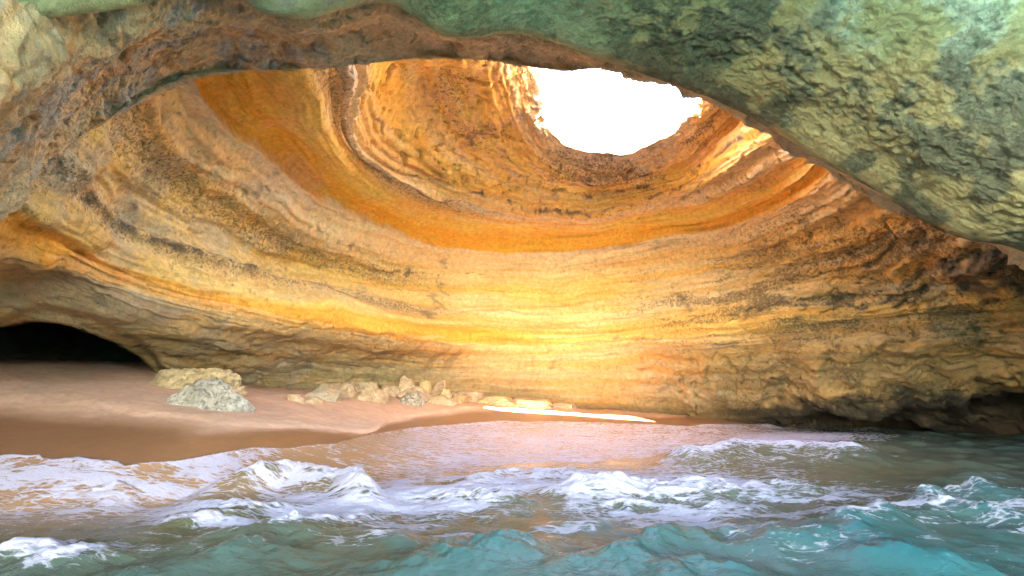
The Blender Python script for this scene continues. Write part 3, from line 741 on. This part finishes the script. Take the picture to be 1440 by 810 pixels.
BRC = (.50, .38, .22)
TANC, TAN2, GREYC, GREY2, PINK, YELC = (.46, .32, .20), (.54, .40, .26), (.36, .335, .28), (.49, .46, .39), (.52, .37, .26), (.56, .41, .21)
GRP_ = 'fallen rocks along the foot of the cave wall'
# x0, x1, top, bottom in the photo, lift (rests on others), depth ratio, facets, colours, label
ROCKS = [
    (228, 356, 531, 579, 'boulder', GREYC, GREY2, dict(sub=6, rough=.09, peak=.45, pit=.45, facets=11), 'large pale grey boulder with a pointed top on the open sand'),
    (222, 358, 517, 561, 'boulder', BRC, (.58, .45, .27), dict(sub=6, rough=.11, slab=1, pit=.35, facets=7, peak=.2), 'long flat brown slab lying behind the large grey boulder'),
    (403, 427, 553, 568, 'rock', PINK, TAN2, {}, 'small pale rock at the left end of the rock pile, farthest from the wall'),
    (425, 450, 557, 571, 'rock', TAN2, PINK, {}, 'low crumbly pale rock in front of the grey wedge rock'),
    (432, 478, 546, 567, 'rock', (.44, .38, .28), TAN2, {}, 'grey wedge shaped rock with a smooth sloping face'),
    (449, 480, 537, 554, 'rock', TANC, (.4, .33, .22), dict(slab=1), 'flat dark topped rock leaning behind the grey wedge rock'),
    (470, 500, 536, 562, 'rock', TANC, TAN2, {}, 'upright tan rock between the wedge rock and the flat topped rock'),
    (496, 536, 536, 554, 'rock', TAN2, TANC, dict(slab=1), 'flat topped tan rock against the foot of the wall'),
    (502, 540, 547, 569, 'rock', TANC, TAN2, {}, 'rough pitted tan rock in front of the flat topped rock'),
    (538, 566, 541, 562, 'rock', PINK, TAN2, {}, 'low pinkish rock half buried beside the tall top rock'),
    (560, 587, 527, 550, 'rock', TAN2, TANC, dict(peak=.2), 'tallest rock at the top of the pile, squarish and cream'),
    (563, 606, 543, 563, 'rock', TAN2, PINK, {}, 'broad rock in the middle of the pile under the tallest rock'),
    (564, 596, 550, 573, 'rock', (.48, .40, .31), (.58, .52, .43), dict(pit=.6, rough=.13), 'white pitted rock at the front centre of the pile'),
    (588, 609, 533, 548, 'rock', YELC, YELC, {}, 'rounded yellow rock at the back of the pile beside the tallest rock'),
    (605, 627, 533, 553, 'rock', TANC, TAN2, {}, 'angular tan rock at the back right of the pile'),
    (618, 636, 546, 559, 'rock', YELC, TAN2, dict(rough=.05, facets=24), 'small smooth round yellow rock on the right of the pile'),
    (605, 641, 554, 573, 'rock', (.50, .37, .22), TAN2, {}, 'wide cream rock at the front right of the pile'),
    (632, 655, 556, 571, 'rock', (.50, .37, .22), YELC, {}, 'cream rock at the right end of the pile beside the wide cream rock'),
    (636, 680, 549, 561, 'rock', TANC, PINK, dict(slab=1), 'low flat rock behind the right end of the pile against the wall'),
    (671, 720, 557, 572, 'rock', YELC, TAN2, {}, 'low rounded rock just behind the left tip of the sunlit patch'),
    (718, 772, 559, 576, 'rock', TAN2, TANC, dict(slab=1), 'broad low rock behind the middle of the sunlit patch'),
    (768, 808, 566, 577, 'rock', TAN2, PINK, dict(slab=1), 'smallest low rock behind the sunlit patch, at the right end of the row'),
]
REST = {5: 26.6, 7: 28.0, 9: 28.2, 10: 28.4, 11: 27.8, 13: 29.2, 14: 29.0, 15: 28.2, 18: 30.2}
for i, (xa, xb, yt, yb, nm, ca, cb, kw, lab) in enumerate(ROCKS):
    cxp = (xa + xb) / 2
    Pb = on_sand(cxp, yb - 1.5)
    if i in REST: Pb = at_y(cxp, yb, REST[i])
    Dd = float(Pb[1])
    sc_ = Dd / (F * 1.02)
    w = (xb - xa) * sc_ * (1.06 if nm == 'boulder' else 1.3)
    hgt_top = at_y(cxp, yt, Dd + w * .25)[2]
    h = max(hgt_top - Pb[2], .15)
    kw = dict(kw); 
    d = max(w * (.75 if nm == 'rock' else .6), .4)
    pos_ = Pb + np.array([Pb[0] / Dd * d * .4, d * .4, 0])
    zb_ = float(sand_z(pos_[0], pos_[1]))
    hh = at_y(cxp, yt, pos_[1])[2] - zb_
    me = rock_mesh(w, d, max(hh * (1.0 if nm == 'boulder' else .98), .25) + .06, 100 + i * 7, sub=kw.pop('sub', 5), col=ca, col2=cb, **kw)
    me.name = nm
    o = bpy.data.objects.new(nm, me); COL.objects.link(o)
    o.location = (pos_[0], pos_[1], zb_ - .04)
    tag(o, lab, nm, None, GRP_ if nm == 'rock' else None)

# ------------------------------------------------------------------ light, sky, camera
w = bpy.data.worlds.new('World'); scene.world = w; w.use_nodes = True
nt = w.node_tree; bg = nt.nodes['Background']
sky = nt.nodes.new('ShaderNodeTexSky'); sky.sky_type = 'NISHITA'; sky.sun_disc = False
tosun = Vector((2.0, -7.0, 12.0)).normalized()
sky.sun_elevation = math.asin(tosun.z); sky.sun_rotation = math.atan2(tosun.x, tosun.y)
sky.air_density = 1.0; sky.dust_density = 1.0; sky.ozone_density = 1.0
nt.links.new(sky.outputs[0], bg.inputs[0]); bg.inputs[1].default_value = 0.088
sd = bpy.data.lights.new('sun', 'SUN'); sd.energy = 3.5; sd.angle = math.radians(.5); sd.color = (1, .94, .84)
so = bpy.data.objects.new('sun', sd); COL.objects.link(so); so.location = (10, -20, 40)
so.rotation_euler = (-tosun).to_track_quat('-Z', 'Y').to_euler()

cam = bpy.data.cameras.new('camera'); co = bpy.data.objects.new('camera', cam); COL.objects.link(co)
cam.sensor_width = 36; cam.lens = 36 * F / 1440; cam.clip_start = .05; cam.clip_end = 6000
co.location = (0, 0, H); co.rotation_euler = (math.pi / 2 + PITCH, 0, 0)
scene.camera = co

vs = scene.view_settings; vs.view_transform = 'Standard'; vs.look = 'None'; vs.gamma = 1; vs.use_curve_mapping = False
vs.exposure = 6.15
vs.use_white_balance = True; vs.white_balance_temperature = 7900
cy = scene.cycles
cy.max_bounces = 10; cy.diffuse_bounces = 8; cy.glossy_bounces = 4; cy.transmission_bounces = 2
cy.sample_clamp_indirect = 12; cy.caustics_reflective = False; cy.caustics_refractive = False
cy.use_denoising = True
